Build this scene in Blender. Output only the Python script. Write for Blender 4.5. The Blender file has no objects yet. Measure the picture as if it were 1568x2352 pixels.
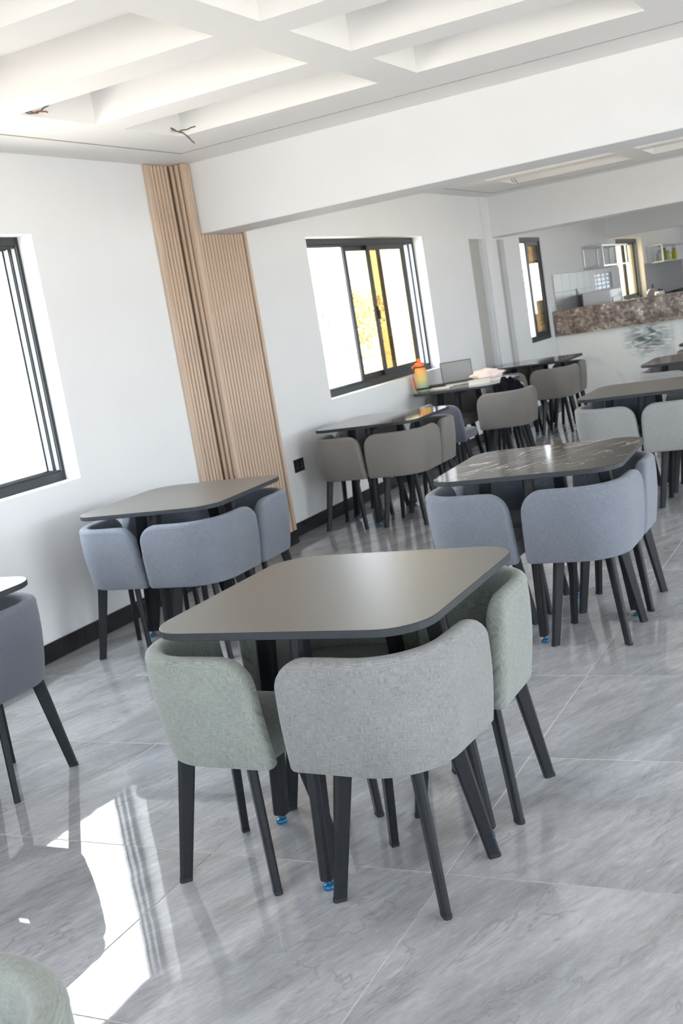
import bpy, bmesh, math, random
from mathutils import Vector, Matrix
random.seed(7)
SC = bpy.context.scene
COL = SC.collection

# ------------------------------------------------------------------ camera
RW = ((0.88493125, 0.43739836, -0.15993549),
      (-0.06711503, -0.22005813, -0.97317521),
      (-0.46086035, 0.87192723, -0.16538031))
cam_data = bpy.data.cameras.new('camera')
cam = bpy.data.objects.new('camera', cam_data)
COL.objects.link(cam)
cam_data.sensor_fit = 'VERTICAL'
cam_data.sensor_height = 36.0
cam_data.lens = 2555.527 / 2352 * 36.0
cam_data.clip_start = 0.05
cam_data.clip_end = 500
r_, d_, f_ = (Vector(v) for v in RW)
cm = Matrix((r_, -d_, -f_)).transposed().to_4x4()
cm.translation = (0, 0, 1.5)
cam.matrix_world = cm
cam_data.dof.use_dof = True
cam_data.dof.focus_distance = 3.1
cam_data.dof.aperture_fstop = 8.0
SC.camera = cam

# ------------------------------------------------------------------ world, sun, exposure
SC.view_settings.view_transform = 'Standard'
SC.view_settings.look = 'None'
SC.view_settings.gamma = 1.0
SC.view_settings.use_curve_mapping = False
SC.view_settings.exposure = 0.0
world = bpy.data.worlds.new('sky')
SC.world = world
world.use_nodes = True
bg = world.node_tree.nodes['Background']
bg.inputs[0].default_value = (0.83, 0.925, 1.0, 1)
bg.inputs[1].default_value = 11.0
sun_d = bpy.data.lights.new('sun', 'SUN')
sun_d.energy = 26.0
sun_d.angle = 0.01
sun_d.color = (1.0, 0.94, 0.85)
sun = bpy.data.objects.new('sun', sun_d)
COL.objects.link(sun)
sun.rotation_euler = Vector((-0.12, 0.42, -0.90)).to_track_quat('-Z', 'Y').to_euler()
SC.cycles.diffuse_bounces = 8
SC.cycles.max_bounces = 14
SC.cycles.transparent_max_bounces = 16
SC.cycles.sample_clamp_indirect = 12

# ------------------------------------------------------------------ mesh helpers
class MB:
    """collects faces for one mesh"""
    def __init__(s):
        s.v, s.f, s.uv = [], [], {}
    def add(s, vs, fs):
        o = len(s.v)
        s.v += [tuple(v) for v in vs]
        s.f += [tuple(i + o for i in f) for f in fs]
        return o
    def box(s, a, b):
        x0, y0, z0 = a; x1, y1, z1 = b
        s.add([(x0, y0, z0), (x1, y0, z0), (x1, y1, z0), (x0, y1, z0), (x0, y0, z1), (x1, y0, z1), (x1, y1, z1), (x0, y1, z1)],
              [(0, 3, 2, 1), (4, 5, 6, 7), (0, 1, 5, 4), (1, 2, 6, 5), (2, 3, 7, 6), (3, 0, 4, 7)])
        return s
    def rings(s, rings, cap=True, closed=False):
        n = len(rings[0]); o = len(s.v)
        for r in rings: s.v += [tuple(p) for p in r]
        m = len(rings)
        for i in range(m - (0 if closed else 1)):
            for j in range(n):
                a = o + i * n + j; b = o + i * n + (j + 1) % n
                i2 = (i + 1) % m
                c = o + i2 * n + (j + 1) % n; d = o + i2 * n + j
                s.f.append((a, b, c, d))
        if cap and not closed:
            s.f.append(tuple(o + j for j in reversed(range(n))))
            s.f.append(tuple(o + (m - 1) * n + j for j in range(n)))
        return s
    def tube(s, path, r, n=6):
        path = [Vector(p) for p in path]
        rings = []
        for i, p in enumerate(path):
            t = (path[min(i + 1, len(path) - 1)] - path[max(i - 1, 0)]).normalized()
            u = t.cross(Vector((0, 0, 1)))
            if u.length < 1e-3: u = t.cross(Vector((1, 0, 0)))
            u.normalize(); w = u.cross(t).normalized()
            rr = r[i] if isinstance(r, (list, tuple)) else r
            rings.append([p + (u * math.cos(k / n * math.tau) + w * math.sin(k / n * math.tau)) * rr for k in range(n)])
        return s.rings(rings)
    def lathe(s, prof, c=(0, 0, 0), n=24):
        rings = [[(c[0] + r * math.cos(k / n * math.tau), c[1] + r * math.sin(k / n * math.tau), c[2] + z) for k in range(n)] for r, z in prof]
        return s.rings(rings)

def mesh_data(name, mb, mat, smooth=False, bevel=0.0, segs=2, auto=None):
    me = bpy.data.meshes.new(name)
    me.from_pydata(mb.v, [], mb.f)
    bm = bmesh.new(); bm.from_mesh(me)
    if bevel > 0:
        es = [e for e in bm.edges if len(e.link_faces) == 2 and e.calc_face_angle(0) > 0.5]
        bmesh.ops.bevel(bm, geom=es, offset=bevel, segments=segs, profile=0.5, affect='EDGES', clamp_overlap=True)
    bmesh.ops.recalc_face_normals(bm, faces=bm.faces)
    bm.to_mesh(me); bm.free()
    if mat is not None: me.materials.append(mat)
    if smooth:
        me.polygons.foreach_set('use_smooth', [True] * len(me.polygons))
        if auto: me.set_sharp_from_angle(angle=auto)
    me.update()
    return me

def link(name, me, parent=None, loc=None, rotz=0.0):
    o = bpy.data.objects.new(name, me)
    COL.objects.link(o)
    if parent is not None: o.parent = parent
    if loc is not None: o.location = loc
    if rotz: o.rotation_euler = (0, 0, rotz)
    return o

def obj(name, mb, mat, parent=None, **k):
    loc = k.pop('loc', None); rotz = k.pop('rotz', 0)
    return link(name, mesh_data(name, mb, mat, **k), parent, loc, rotz)

def thing(name, label, cat, loc=(0, 0, 0), rotz=0, group=None):
    o = bpy.data.objects.new(name, None)
    o.empty_display_size = 0.1
    COL.objects.link(o)
    o.location = loc; o.rotation_euler = (0, 0, rotz)
    return tag(o, label, cat, group)

def tag(o, label, cat, group=None):
    o['label'] = label; o['category'] = cat
    if group: o['group'] = group
    return o

def struct(o, label=None):
    o['kind'] = 'structure'
    if label: o['label'] = label
    return o

# ------------------------------------------------------------------ materials
def new_mat(name):
    m = bpy.data.materials.new(name); m.use_nodes = True
    nt = m.node_tree
    b = nt.nodes['Principled BSDF']
    return m, nt, b

def N(nt, t, **k):
    n = nt.nodes.new(t)
    for a, v in k.items():
        if a.startswith('i_'):
            n.inputs[int(a[2:])].default_value = v
        else: setattr(n, a, v)
    return n

def L(nt, a, ao, b, bi):
    nt.links.new(a.outputs[ao], b.inputs[bi])

def ramp(nt, stops):
    r = nt.nodes.new('ShaderNodeValToRGB')
    e = r.color_ramp.elements
    while len(e) > 1: e.remove(e[-1])
    e[0].position, e[0].color = stops[0][0], (*stops[0][1], 1)
    for p, c in stops[1:]:
        n = e.new(p); n.color = (*c, 1)
    return r

def plain(name, col, rough=0.5, metal=0.0, noise=0.0, nscale=30, spec=0.5, bump=0.0):
    m, nt, b = new_mat(name)
    b.inputs['Base Color'].default_value = (*col, 1)
    b.inputs['Roughness'].default_value = rough
    b.inputs['Metallic'].default_value = metal
    b.inputs['Specular IOR Level'].default_value = spec
    if noise or bump:
        tc = N(nt, 'ShaderNodeTexCoord')
        nz = N(nt, 'ShaderNodeTexNoise'); nz.inputs['Scale'].default_value = nscale; nz.inputs['Detail'].default_value = 4
        L(nt, tc, 'Object', nz, 'Vector')
        if noise:
            r = ramp(nt, [(0.3, tuple(c * (1 - noise) for c in col)), (0.7, tuple(min(1, c * (1 + noise)) for c in col))])
            L(nt, nz, 'Fac', r, 'Fac'); L(nt, r, 'Color', b, 'Base Color')
        if bump:
            bp = N(nt, 'ShaderNodeBump'); bp.inputs['Strength'].default_value = bump; bp.inputs['Distance'].default_value = 0.002
            L(nt, nz, 'Fac', bp, 'Height'); L(nt, bp, 'Normal', b, 'Normal')
    return m

def fabric(name, col, contrast=0.32):
    """woven linen: long thin slubs along both UV directions (UV in metres)"""
    m, nt, b = new_mat(name)
    uv = N(nt, 'ShaderNodeUVMap')
    fac = None
    outs = []
    for sc in ((40, 900, 1), (900, 40, 1)):
        mp = N(nt, 'ShaderNodeMapping'); mp.inputs['Scale'].default_value = sc
        L(nt, uv, 'UV', mp, 'Vector')
        nz = N(nt, 'ShaderNodeTexNoise'); nz.inputs['Scale'].default_value = 1.0; nz.inputs['Detail'].default_value = 3; nz.inputs['Roughness'].default_value = 0.6
        L(nt, mp, 'Vector', nz, 'Vector'); outs.append(nz)
    ad = N(nt, 'ShaderNodeMath', operation='ADD'); L(nt, outs[0], 'Fac', ad, 0); L(nt, outs[1], 'Fac', ad, 1)
    big = N(nt, 'ShaderNodeTexNoise'); big.inputs['Scale'].default_value = 9; big.inputs['Detail'].default_value = 3
    L(nt, uv, 'UV', big, 'Vector')
    ad2 = N(nt, 'ShaderNodeMath', operation='MULTIPLY_ADD'); ad2.inputs[1].default_value = 0.16
    L(nt, big, 'Fac', ad2, 0); L(nt, ad, 'Value', ad2, 2)
    r = ramp(nt, [(0.36, tuple(c * (1 - contrast * 1.6) for c in col)), (0.5, col), (0.64, tuple(min(1, c * (1 + contrast * 1.3)) for c in col))])
    hf = N(nt, 'ShaderNodeMath', operation='MULTIPLY'); hf.inputs[1].default_value = 0.463
    L(nt, ad2, 'Value', hf, 0); L(nt, hf, 'Value', r, 'Fac')
    L(nt, r, 'Color', b, 'Base Color')
    b.inputs['Roughness'].default_value = 0.85
    b.inputs['Specular IOR Level'].default_value = 0.25
    b.inputs['Sheen Weight'].default_value = 0.25
    b.inputs['Sheen Roughness'].default_value = 0.5
    bp = N(nt, 'ShaderNodeBump'); bp.inputs['Strength'].default_value = 0.5; bp.inputs['Distance'].default_value = 0.0012
    L(nt, ad, 'Value', bp, 'Height'); L(nt, bp, 'Normal', b, 'Normal')
    return m

M = {}
M['paint'] = plain('white_wall_paint', (0.742, 0.748, 0.762), 0.7, noise=0.012, nscale=3, spec=0.3)
M['ceil'] = plain('ceiling_paint', (0.82, 0.81, 0.80), 0.75, spec=0.25)
M['recess_grey'] = plain('grey_recess_tone', (0.43, 0.425, 0.41), 0.7)
M['black'] = plain('black_powder_coat', (0.009, 0.0105, 0.014), 0.5, noise=0.25, nscale=60, bump=0.15, spec=0.35)
M['cap'] = plain('dark_rubber', (0.012, 0.014, 0.018), 0.7)
M['blue'] = plain('blue_levelling_foot', (0.006, 0.11, 0.24), 0.25)
M['frame'] = plain('slate_window_frame', (0.022, 0.026, 0.030), 0.42, spec=0.35)
M['lit_jamb'] = plain('daylit_jamb_pale', (0.42, 0.46, 0.50), 0.35)  # pale tone stands for daylight falling on the dark slate jamb
M['steel'] = plain('brushed_steel', (0.55, 0.56, 0.57), 0.3, metal=1.0)
M['chrome'] = plain('chrome', (0.8, 0.8, 0.8), 0.12, metal=1.0)
M['socket'] = plain('black_socket_plastic', (0.012, 0.012, 0.014), 0.3)
M['mark'] = plain('grey_print', (0.45, 0.45, 0.45), 0.5)
M['edge'] = plain('slate_edge_band', (0.016, 0.021, 0.026), 0.55, noise=0.1, nscale=40)
M['base'] = plain('black_skirting_tile', (0.014, 0.014, 0.016), 0.18, noise=0.5, nscale=9)
M['grout'] = plain('cream_grout', (0.62, 0.58, 0.50), 0.85)
M['sand'] = plain('pale_dusty_ground', (0.50, 0.46, 0.40), 0.95, noise=0.15, nscale=0.4)
M['leaf'] = plain('olive_leaves', (0.44, 0.43, 0.33), 0.8, noise=0.4, nscale=2)
M['bark'] = plain('grey_bark', (0.16, 0.12, 0.09), 0.9)
M['concrete'] = plain('kitchen_wall_grey', (0.40, 0.42, 0.38), 0.8)

def make_floor_tile():
    m, nt, b = new_mat('polished_grey_porcelain')
    geo = N(nt, 'ShaderNodeNewGeometry')
    oi = N(nt, 'ShaderNodeObjectInfo')
    rnd = N(nt, 'ShaderNodeVectorMath', operation='SCALE'); 
    cmb = N(nt, 'ShaderNodeCombineXYZ'); L(nt, oi, 'Random', cmb, 0); L(nt, oi, 'Random', cmb, 1)
    L(nt, cmb, 'Vector', rnd, 0); rnd.inputs['Scale'].default_value = 37.0
    ad = N(nt, 'ShaderNodeVectorMath', operation='ADD'); L(nt, geo, 'Position', ad, 0); L(nt, rnd, 'Vector', ad, 1)
    vr = N(nt, 'ShaderNodeVectorRotate', rotation_type='Z_AXIS'); vr.inputs['Angle'].default_value = -math.radians(66)
    L(nt, ad, 'Vector', vr, 'Vector')
    def streak(sc, detail, dist, rough=0.6):
        mp = N(nt, 'ShaderNodeMapping'); mp.inputs['Scale'].default_value = sc
        L(nt, vr, 'Vector', mp, 'Vector')
        nz = N(nt, 'ShaderNodeTexNoise'); nz.inputs['Scale'].default_value = 1; nz.inputs['Detail'].default_value = detail
        nz.inputs['Roughness'].default_value = rough; nz.inputs['Distortion'].default_value = dist
        L(nt, mp, 'Vector', nz, 'Vector'); return nz
    a = streak((1.5, 4.6, 1), 8, 0.8)
    c = streak((12.0, 46.0, 1), 9, 0.5, 0.8)
    r1 = ramp(nt, [(0.26, (0.27, 0.272, 0.288)), (0.45, (0.36, 0.364, 0.386)), (0.56, (0.42, 0.425, 0.452)), (0.76, (0.54, 0.546, 0.57))])
    L(nt, a, 'Fac', r1, 'Fac')
    r2 = ramp(nt, [(0.3, (0.35, 0.35, 0.35)), (0.55, (0.5, 0.5, 0.5)), (0.75, (0.66, 0.66, 0.66))])
    L(nt, c, 'Fac', r2, 'Fac')
    ov = N(nt, 'ShaderNodeMix', data_type='RGBA', blend_type='OVERLAY'); ov.inputs[0].default_value = 0.85
    L(nt, r1, 'Color', ov, 6); L(nt, r2, 'Color', ov, 7)
    # thin veins
    v = streak((0.9, 4.2, 1), 5, 1.2)
    sb = N(nt, 'ShaderNodeMath', operation='SUBTRACT'); sb.inputs[1].default_value = 0.5; L(nt, v, 'Fac', sb, 0)
    ab = N(nt, 'ShaderNodeMath', operation='ABSOLUTE'); L(nt, sb, 'Value', ab, 0)
    rv = ramp(nt, [(0.0, (1, 1, 1)), (0.009, (0, 0, 0))]); L(nt, ab, 'Value', rv, 'Fac')
    msk0 = N(nt, 'ShaderNodeMath', operation='MULTIPLY'); L(nt, rv, 'Color', msk0, 0); L(nt, c, 'Fac', msk0, 1)
    msk = N(nt, 'ShaderNodeMath', operation='MULTIPLY'); L(nt, msk0, 'Value', msk, 0); msk.inputs[1].default_value = 0.95
    mx = N(nt, 'ShaderNodeMix', data_type='RGBA'); L(nt, msk, 'Value', mx, 0); L(nt, ov, 2, mx, 6)
    mx.inputs[7].default_value = (0.20, 0.195, 0.20, 1)
    L(nt, mx, 2, b, 'Base Color')
    b.inputs['Roughness'].default_value = 0.024
    b.inputs['Specular IOR Level'].default_value = 0.6
    wv = N(nt, 'ShaderNodeTexNoise'); wv.inputs['Scale'].default_value = 9; wv.inputs['Detail'].default_value = 1
    L(nt, geo, 'Position', wv, 'Vector')
    bp = N(nt, 'ShaderNodeBump'); bp.inputs['Strength'].default_value = 0.05; bp.inputs['Distance'].default_value = 0.004
    L(nt, wv, 'Fac', bp, 'Height'); L(nt, bp, 'Normal', b, 'Normal')
    return m
M['tile'] = make_floor_tile()

def make_wood():
    m, nt, b = new_mat('oak_fluted_panel')
    tc = N(nt, 'ShaderNodeTexCoord')
    mp = N(nt, 'ShaderNodeMapping'); mp.inputs['Scale'].default_value = (60, 60, 2.0)
    L(nt, tc, 'Object', mp, 'Vector')
    nz = N(nt, 'ShaderNodeTexNoise'); nz.inputs['Scale'].default_value = 1; nz.inputs['Detail'].default_value = 5
    L(nt, mp, 'Vector', nz, 'Vector')
    r = ramp(nt, [(0.3, (0.47, 0.35, 0.26)), (0.7, (0.62, 0.48, 0.37))])
    L(nt, nz, 'Fac', r, 'Fac'); L(nt, r, 'Color', b, 'Base Color')
    b.inputs['Roughness'].default_value = 0.5
    return m
M['wood'] = make_wood()
M['woodback'] = plain('panel_groove_brown', (0.26, 0.185, 0.13), 0.6)

def make_plain_top(name, col, rough):
    m, nt, b = new_mat(name)
    tc = N(nt, 'ShaderNodeTexCoord')
    nz = N(nt, 'ShaderNodeTexNoise'); nz.inputs['Scale'].default_value = 260; nz.inputs['Detail'].default_value = 2
    L(nt, tc, 'Object', nz, 'Vector')
    r = ramp(nt, [(0.3, tuple(c * 0.88 for c in col)), (0.7, tuple(c * 1.1 for c in col))])
    L(nt, nz, 'Fac', r, 'Fac'); L(nt, r, 'Color', b, 'Base Color')
    b.inputs['Roughness'].default_value = rough
    b.inputs['Specular IOR Level'].default_value = 1.0 if rough > 0.2 else 0.4
    bp = N(nt, 'ShaderNodeBump'); bp.inputs['Strength'].default_value = 0.08; bp.inputs['Distance'].default_value = 0.0005
    L(nt, nz, 'Fac', bp, 'Height'); L(nt, bp, 'Normal', b, 'Normal')
    return m
M['top_matt'] = make_plain_top('taupe_laminate', (0.128, 0.118, 0.106), 0.35)
M['top_gloss'] = make_plain_top('glossy_dark_laminate', (0.05, 0.044, 0.04), 0.06)

def make_vein_top():
    m, nt, b = new_mat('dark_marble_laminate')
    tc = N(nt, 'ShaderNodeTexCoord')
    vr = N(nt, 'ShaderNodeVectorRotate', rotation_type='Z_AXIS'); vr.inputs['Angle'].default_value = -math.radians(55)
    L(nt, tc, 'Object', vr, 'Vector')
    def vein(sc, width, seed, dist):
        mp = N(nt, 'ShaderNodeMapping'); mp.inputs['Scale'].default_value = sc; mp.inputs['Location'].default_value = (seed, seed * 1.7, 0)
        L(nt, vr, 'Vector', mp, 'Vector')
        nz = N(nt, 'ShaderNodeTexNoise'); nz.inputs['Scale'].default_value = 1; nz.inputs['Detail'].default_value = 3; nz.inputs['Distortion'].default_value = dist
        L(nt, mp, 'Vector', nz, 'Vector')
        sb = N(nt, 'ShaderNodeMath', operation='SUBTRACT'); sb.inputs[1].default_value = 0.5; L(nt, nz, 'Fac', sb, 0)
        ab = N(nt, 'ShaderNodeMath', operation='ABSOLUTE'); L(nt, sb, 'Value', ab, 0)
        r = ramp(nt, [(0.0, (1, 1, 1)), (width * 0.45, (0.8, 0.8, 0.8)), (width, (0, 0, 0))]); L(nt, ab, 'Value', r, 'Fac')
        nz2 = N(nt, 'ShaderNodeTexNoise'); nz2.inputs['Scale'].default_value = 5; L(nt, tc, 'Object', nz2, 'Vector')
        r2 = ramp(nt, [(0.40, (0, 0, 0)), (0.50, (1, 1, 1))]); L(nt, nz2, 'Fac', r2, 'Fac')
        ml = N(nt, 'ShaderNodeMath', operation='MULTIPLY'); L(nt, r, 'Color', ml, 0); L(nt, r2, 'Color', ml, 1)
        return ml
    a = vein((1.6, 8, 1), 0.011, 3.1, 0.35); c = vein((2.4, 15, 1), 0.007, 9.4, 0.6)
    mxx = N(nt, 'ShaderNodeMath', operation='MAXIMUM'); L(nt, a, 'Value', mxx, 0); L(nt, c, 'Value', mxx, 1)
    mx = N(nt, 'ShaderNodeMix', data_type='RGBA'); L(nt, mxx, 'Value', mx, 0)
    mx.inputs[6].default_value = (0.05, 0.036, 0.028, 1); mx.inputs[7].default_value = (0.75, 0.70, 0.64, 1)
    L(nt, mx, 2, b, 'Base Color')
    b.inputs['Roughness'].default_value = 0.09
    b.inputs['Specular IOR Level'].default_value = 0.2
    return m
M['top_vein'] = make_vein_top()

def make_granite():
    m, nt, b = new_mat('speckled_brown_granite')
    tc = N(nt, 'ShaderNodeTexCoord')
    vo = N(nt, 'ShaderNodeTexVoronoi'); vo.inputs['Scale'].default_value = 28
    L(nt, tc, 'Object', vo, 'Vector')
    nz = N(nt, 'ShaderNodeTexNoise'); nz.inputs['Scale'].default_value = 7; nz.inputs['Detail'].default_value = 6
    L(nt, tc, 'Object', nz, 'Vector')
    r = ramp(nt, [(0.0, (0.05, 0.035, 0.035)), (0.35, (0.12, 0.085, 0.08)), (0.6, (0.23, 0.18, 0.155)), (0.8, (0.36, 0.31, 0.27)), (0.95, (0.65, 0.62, 0.58))])
    mx = N(nt, 'ShaderNodeMath', operation='MULTIPLY_ADD'); mx.inputs[1].default_value = 0.9
    sp = N(nt, 'ShaderNodeSeparateColor'); L(nt, vo, 'Color', sp, 'Color')
    sc = N(nt, 'ShaderNodeMath', operation='MULTIPLY'); sc.inputs[1].default_value = 0.45; L(nt, sp, 'Red', sc, 0)
    L(nt, nz, 'Fac', mx, 0); L(nt, sc, 'Value', mx, 2)
    sb = N(nt, 'ShaderNodeMath', operation='SUBTRACT'); sb.inputs[1].default_value = 0.08; L(nt, mx, 'Value', sb, 0)
    L(nt, sb, 'Value', r, 'Fac'); L(nt, r, 'Color', b, 'Base Color')
    b.inputs['Roughness'].default_value = 0.2
    return m
M['granite'] = make_granite()

def make_marble():
    m, nt, b = new_mat('white_marble_slab')
    geo = N(nt, 'ShaderNodeNewGeometry')
    nz = N(nt, 'ShaderNodeTexNoise'); nz.inputs['Scale'].default_value = 1.6; nz.inputs['Detail'].default_value = 4; nz.inputs['Distortion'].default_value = 1.0
    L(nt, geo, 'Position', nz, 'Vector')
    r = ramp(nt, [(0.36, (0.62, 0.64, 0.64)), (0.45, (0.78, 0.79, 0.78)), (0.6, (0.80, 0.80, 0.76)), (0.72, (0.66, 0.67, 0.65))])
    L(nt, nz, 'Fac', r, 'Fac')
    # dark swirl of the stone, centred on one slab
    off = N(nt, 'ShaderNodeVectorMath', operation='SUBTRACT'); off.inputs[1].default_value = (-2.93, 14.6, 0.68); L(nt, geo, 'Position', off, 0)
    mp = N(nt, 'ShaderNodeMapping'); mp.inputs['Scale'].default_value = (1.0, 0.3, 1.25); L(nt, off, 'Vector', mp, 'Vector')
    ln = N(nt, 'ShaderNodeVectorMath', operation='LENGTH'); L(nt, mp, 'Vector', ln, 0)
    rm = ramp(nt, [(0.13, (1, 1, 1)), (0.36, (0, 0, 0))]); L(nt, ln, 'Value', rm, 'Fac')
    w = N(nt, 'ShaderNodeMapping'); w.inputs['Scale'].default_value = (4, 1, 14); L(nt, geo, 'Position', w, 'Vector')
    n2 = N(nt, 'ShaderNodeTexNoise'); n2.inputs['Scale'].default_value = 1; n2.inputs['Detail'].default_value = 5; n2.inputs['Distortion'].default_value = 1.5
    L(nt, w, 'Vector', n2, 'Vector')
    r2 = ramp(nt, [(0.40, (1, 1, 1)), (0.52, (0.5, 0.5, 0.5)), (0.6, (0, 0, 0))]); L(nt, n2, 'Fac', r2, 'Fac')
    ml = N(nt, 'ShaderNodeMath', operation='MULTIPLY'); L(nt, rm, 'Color', ml, 0); L(nt, r2, 'Color', ml, 1)
    mx = N(nt, 'ShaderNodeMix', data_type='RGBA'); L(nt, ml, 'Value', mx, 0); L(nt, r, 'Color', mx, 6)
    mx.inputs[7].default_value = (0.13, 0.16, 0.165, 1)
    L(nt, mx, 2, b, 'Base Color'); b.inputs['Roughness'].default_value = 0.15
    return m
M['marble'] = make_marble()

def make_glass(name, tint):
    m = bpy.data.materials.new(name); m.use_nodes = True
    nt = m.node_tree; nt.nodes.clear()
    out = N(nt, 'ShaderNodeOutputMaterial')
    tr = N(nt, 'ShaderNodeBsdfTransparent'); tr.inputs[0].default_value = (*tint, 1)
    gl = N(nt, 'ShaderNodeBsdfGlossy'); gl.inputs['Roughness'].default_value = 0.02; gl.inputs[0].default_value = (0.9, 0.9, 0.9, 1)
    lw = N(nt, 'ShaderNodeLayerWeight'); lw.inputs[0].default_value = 0.5
    pw = N(nt, 'ShaderNodeMath', operation='POWER'); pw.inputs[1].default_value = 5.0; L(nt, lw, 'Facing', pw, 0)
    fr = N(nt, 'ShaderNodeMath', operation='MULTIPLY_ADD'); fr.inputs[1].default_value = 0.9; fr.inputs[2].default_value = 0.03; L(nt, pw, 0, fr, 0)
    mx = N(nt, 'ShaderNodeMixShader'); L(nt, fr, 0, mx, 0); L(nt, tr, 0, mx, 1); L(nt, gl, 0, mx, 2)
    L(nt, mx, 0, out, 0)
    return m
M['glass'] = make_glass('bronze_window_glass', (0.71, 0.625, 0.475))

M['linen'] = fabric('pale_sage_linen', (0.225, 0.243, 0.226))
M['linen2'] = fabric('pale_grey_linen', (0.218, 0.218, 0.222))
M['bluegrey'] = fabric('blue_grey_weave', (0.172, 0.19, 0.232), 0.22)
M['slate'] = fabric('slate_weave', (0.13, 0.138, 0.175), 0.15)
M['taupe'] = fabric('taupe_weave', (0.20, 0.185, 0.172), 0.15)
M['lightgrey'] = fabric('light_grey_weave', (0.30, 0.305, 0.305), 0.15)

# ------------------------------------------------------------------ room dimensions (metres)
XL, XR, YB, YF = -4.12, 4.6, -2.6, 26.0
ZC, ZC2 = 2.65, 2.615
B1, B1T, B2, B2T = 6.29, 0.40, 12.40, 0.40      # cross beams
TH = 0.25
W1 = (2.30, 4.80, 0.895, 2.23)
W2 = (7.94, 10.37, 0.915, 2.20)
W3 = (13.52, 14.43, 0.875, 2.17)
W4 = (18.75, 20.85, 1.07, 2.13)
GB = (17.03, 18.14, 1.36, 1.61)                    # glass blocks
NI1 = (11.70, 12.16, 0.0, 2.16)
NI2 = (12.645, 12.90, 0.0, 2.15)

def wall_with_holes(name, u0, u1, z0, z1, holes, place, th, mat):
    """holes (u0,u1,z0,z1[,depth]); place(u, d, z) -> xyz where d is depth into the wall"""
    us = sorted({u0, u1, *[h[0] for h in holes], *[h[1] for h in holes]})
    zs = sorted({z0, z1, *[h[2] for h in holes], *[h[3] for h in holes]})
    us = [u for u in us if u0 <= u <= u1]; zs = [z for z in zs if z0 <= z <= z1]
    def solid(i, j):
        if i < 0 or j < 0 or i >= len(us) - 1 or j >= len(zs) - 1: return None
        cu, cz = (us[i] + us[i + 1]) / 2, (zs[j] + zs[j + 1]) / 2
        return not any(h[0] < cu < h[1] and h[2] < cz < h[3] for h in holes)
    mb = MB()
    for i in range(len(us) - 1):
        for j in range(len(zs) - 1):
            if not solid(i, j): continue
            a, b, c, d = us[i], us[i + 1], zs[j], zs[j + 1]
            for dep in (0, th):
                mb.add([place(a, dep, c), place(b, dep, c), place(b, dep, d), place(a, dep, d)], [(0, 1, 2, 3)])
            for (di, dj, p, q) in ((-1, 0, (a, c), (a, d)), (1, 0, (b, c), (b, d)), (0, -1, (a, c), (b, c)), (0, 1, (a, d), (b, d))):
                if solid(i + di, j + dj) is not True:
                    mb.add([place(p[0], 0, p[1]), place(q[0], 0, q[1]), place(q[0], th, q[1]), place(p[0], th, p[1])], [(0, 1, 2, 3)])
    me = bpy.data.meshes.new(name); me.from_pydata(mb.v, [], mb.f)
    bm = bmesh.new(); bm.from_mesh(me)
    bmesh.ops.remove_doubles(bm, verts=bm.verts, dist=1e-5)
    bmesh.ops.recalc_face_normals(bm, faces=bm.faces)
    bm.to_mesh(me); bm.free()
    me.materials.append(mat)
    return link(name, me)

# ---- walls
wl = struct(wall_with_holes('wall_left', YB, YF, 0.0, 3.0, [W1, W2, W3, W4, GB, NI1, NI2], lambda u, d, z: (XL - d, u, z), TH, M['paint']), 'white plastered long wall with sliding windows')
RW_H = [(0.6, 5.2, 0.08, 2.2), (7.6, 11.4, 0.08, 2.15), (13.3, 15.4, 0.9, 2.2), (21.0, 23.0, 1.2, 2.1)]  # openings added in the unseen wall, sized for fill daylight
struct(wall_with_holes('wall_right', YB, YF, 0.0, 3.0, RW_H, lambda u, d, z: (XR + d, u, z), TH, M['paint']))
BW_H = [(-3.9, 0.1, 0.9, 2.25), (0.4, 4.4, 0.9, 2.25)]  # added openings behind the camera, also sized for fill daylight
struct(wall_with_holes('wall_back', XL, XR, 0.0, 3.0, BW_H, lambda u, d, z: (u, YB - d, z), TH, M['paint']))
FW_H = [(-1.0, 2.4, 0.9, 2.2)]
struct(wall_with_holes('wall_far', XL, XR, 0.0, 3.0, FW_H, lambda u, d, z: (u, YF + d, z), TH, M['paint']))
# grey recessed strips
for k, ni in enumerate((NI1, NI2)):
    struct(obj('trim_%d' % (k + 1), MB().box((XL - 0.24, ni[0] - 0.005, 0), (XL - 0.05, ni[1] + 0.005, ni[3] + 0.005)), M['recess_grey']), 'grey recess in the white wall')
struct(obj('trim_3', MB().box((XL - 0.01, 12.17, 0), (XL + 0.035, 12.42, ZC2)), M['paint'], bevel=0.004), 'white pilaster under the far beam')

# ---- beams
struct(obj('trim_4', MB().box((XL - 0.02, B1, 2.205), (XR + 0.02, B1 + B1T, 2.95)), M['paint'], bevel=0.006), 'deep white cross beam')
struct(obj('trim_5', MB().box((XL - 0.02, B2, 2.168), (XR + 0.02, B2 + B2T, 2.95)), M['paint'], bevel=0.006), 'second white cross beam farther back')
struct(obj('trim_6', MB().box((XL - 0.02, 18.25, 2.135), (XR + 0.02, 18.65, 2.95)), M['paint'], bevel=0.006), 'farthest white beam over the kitchen')

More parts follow.
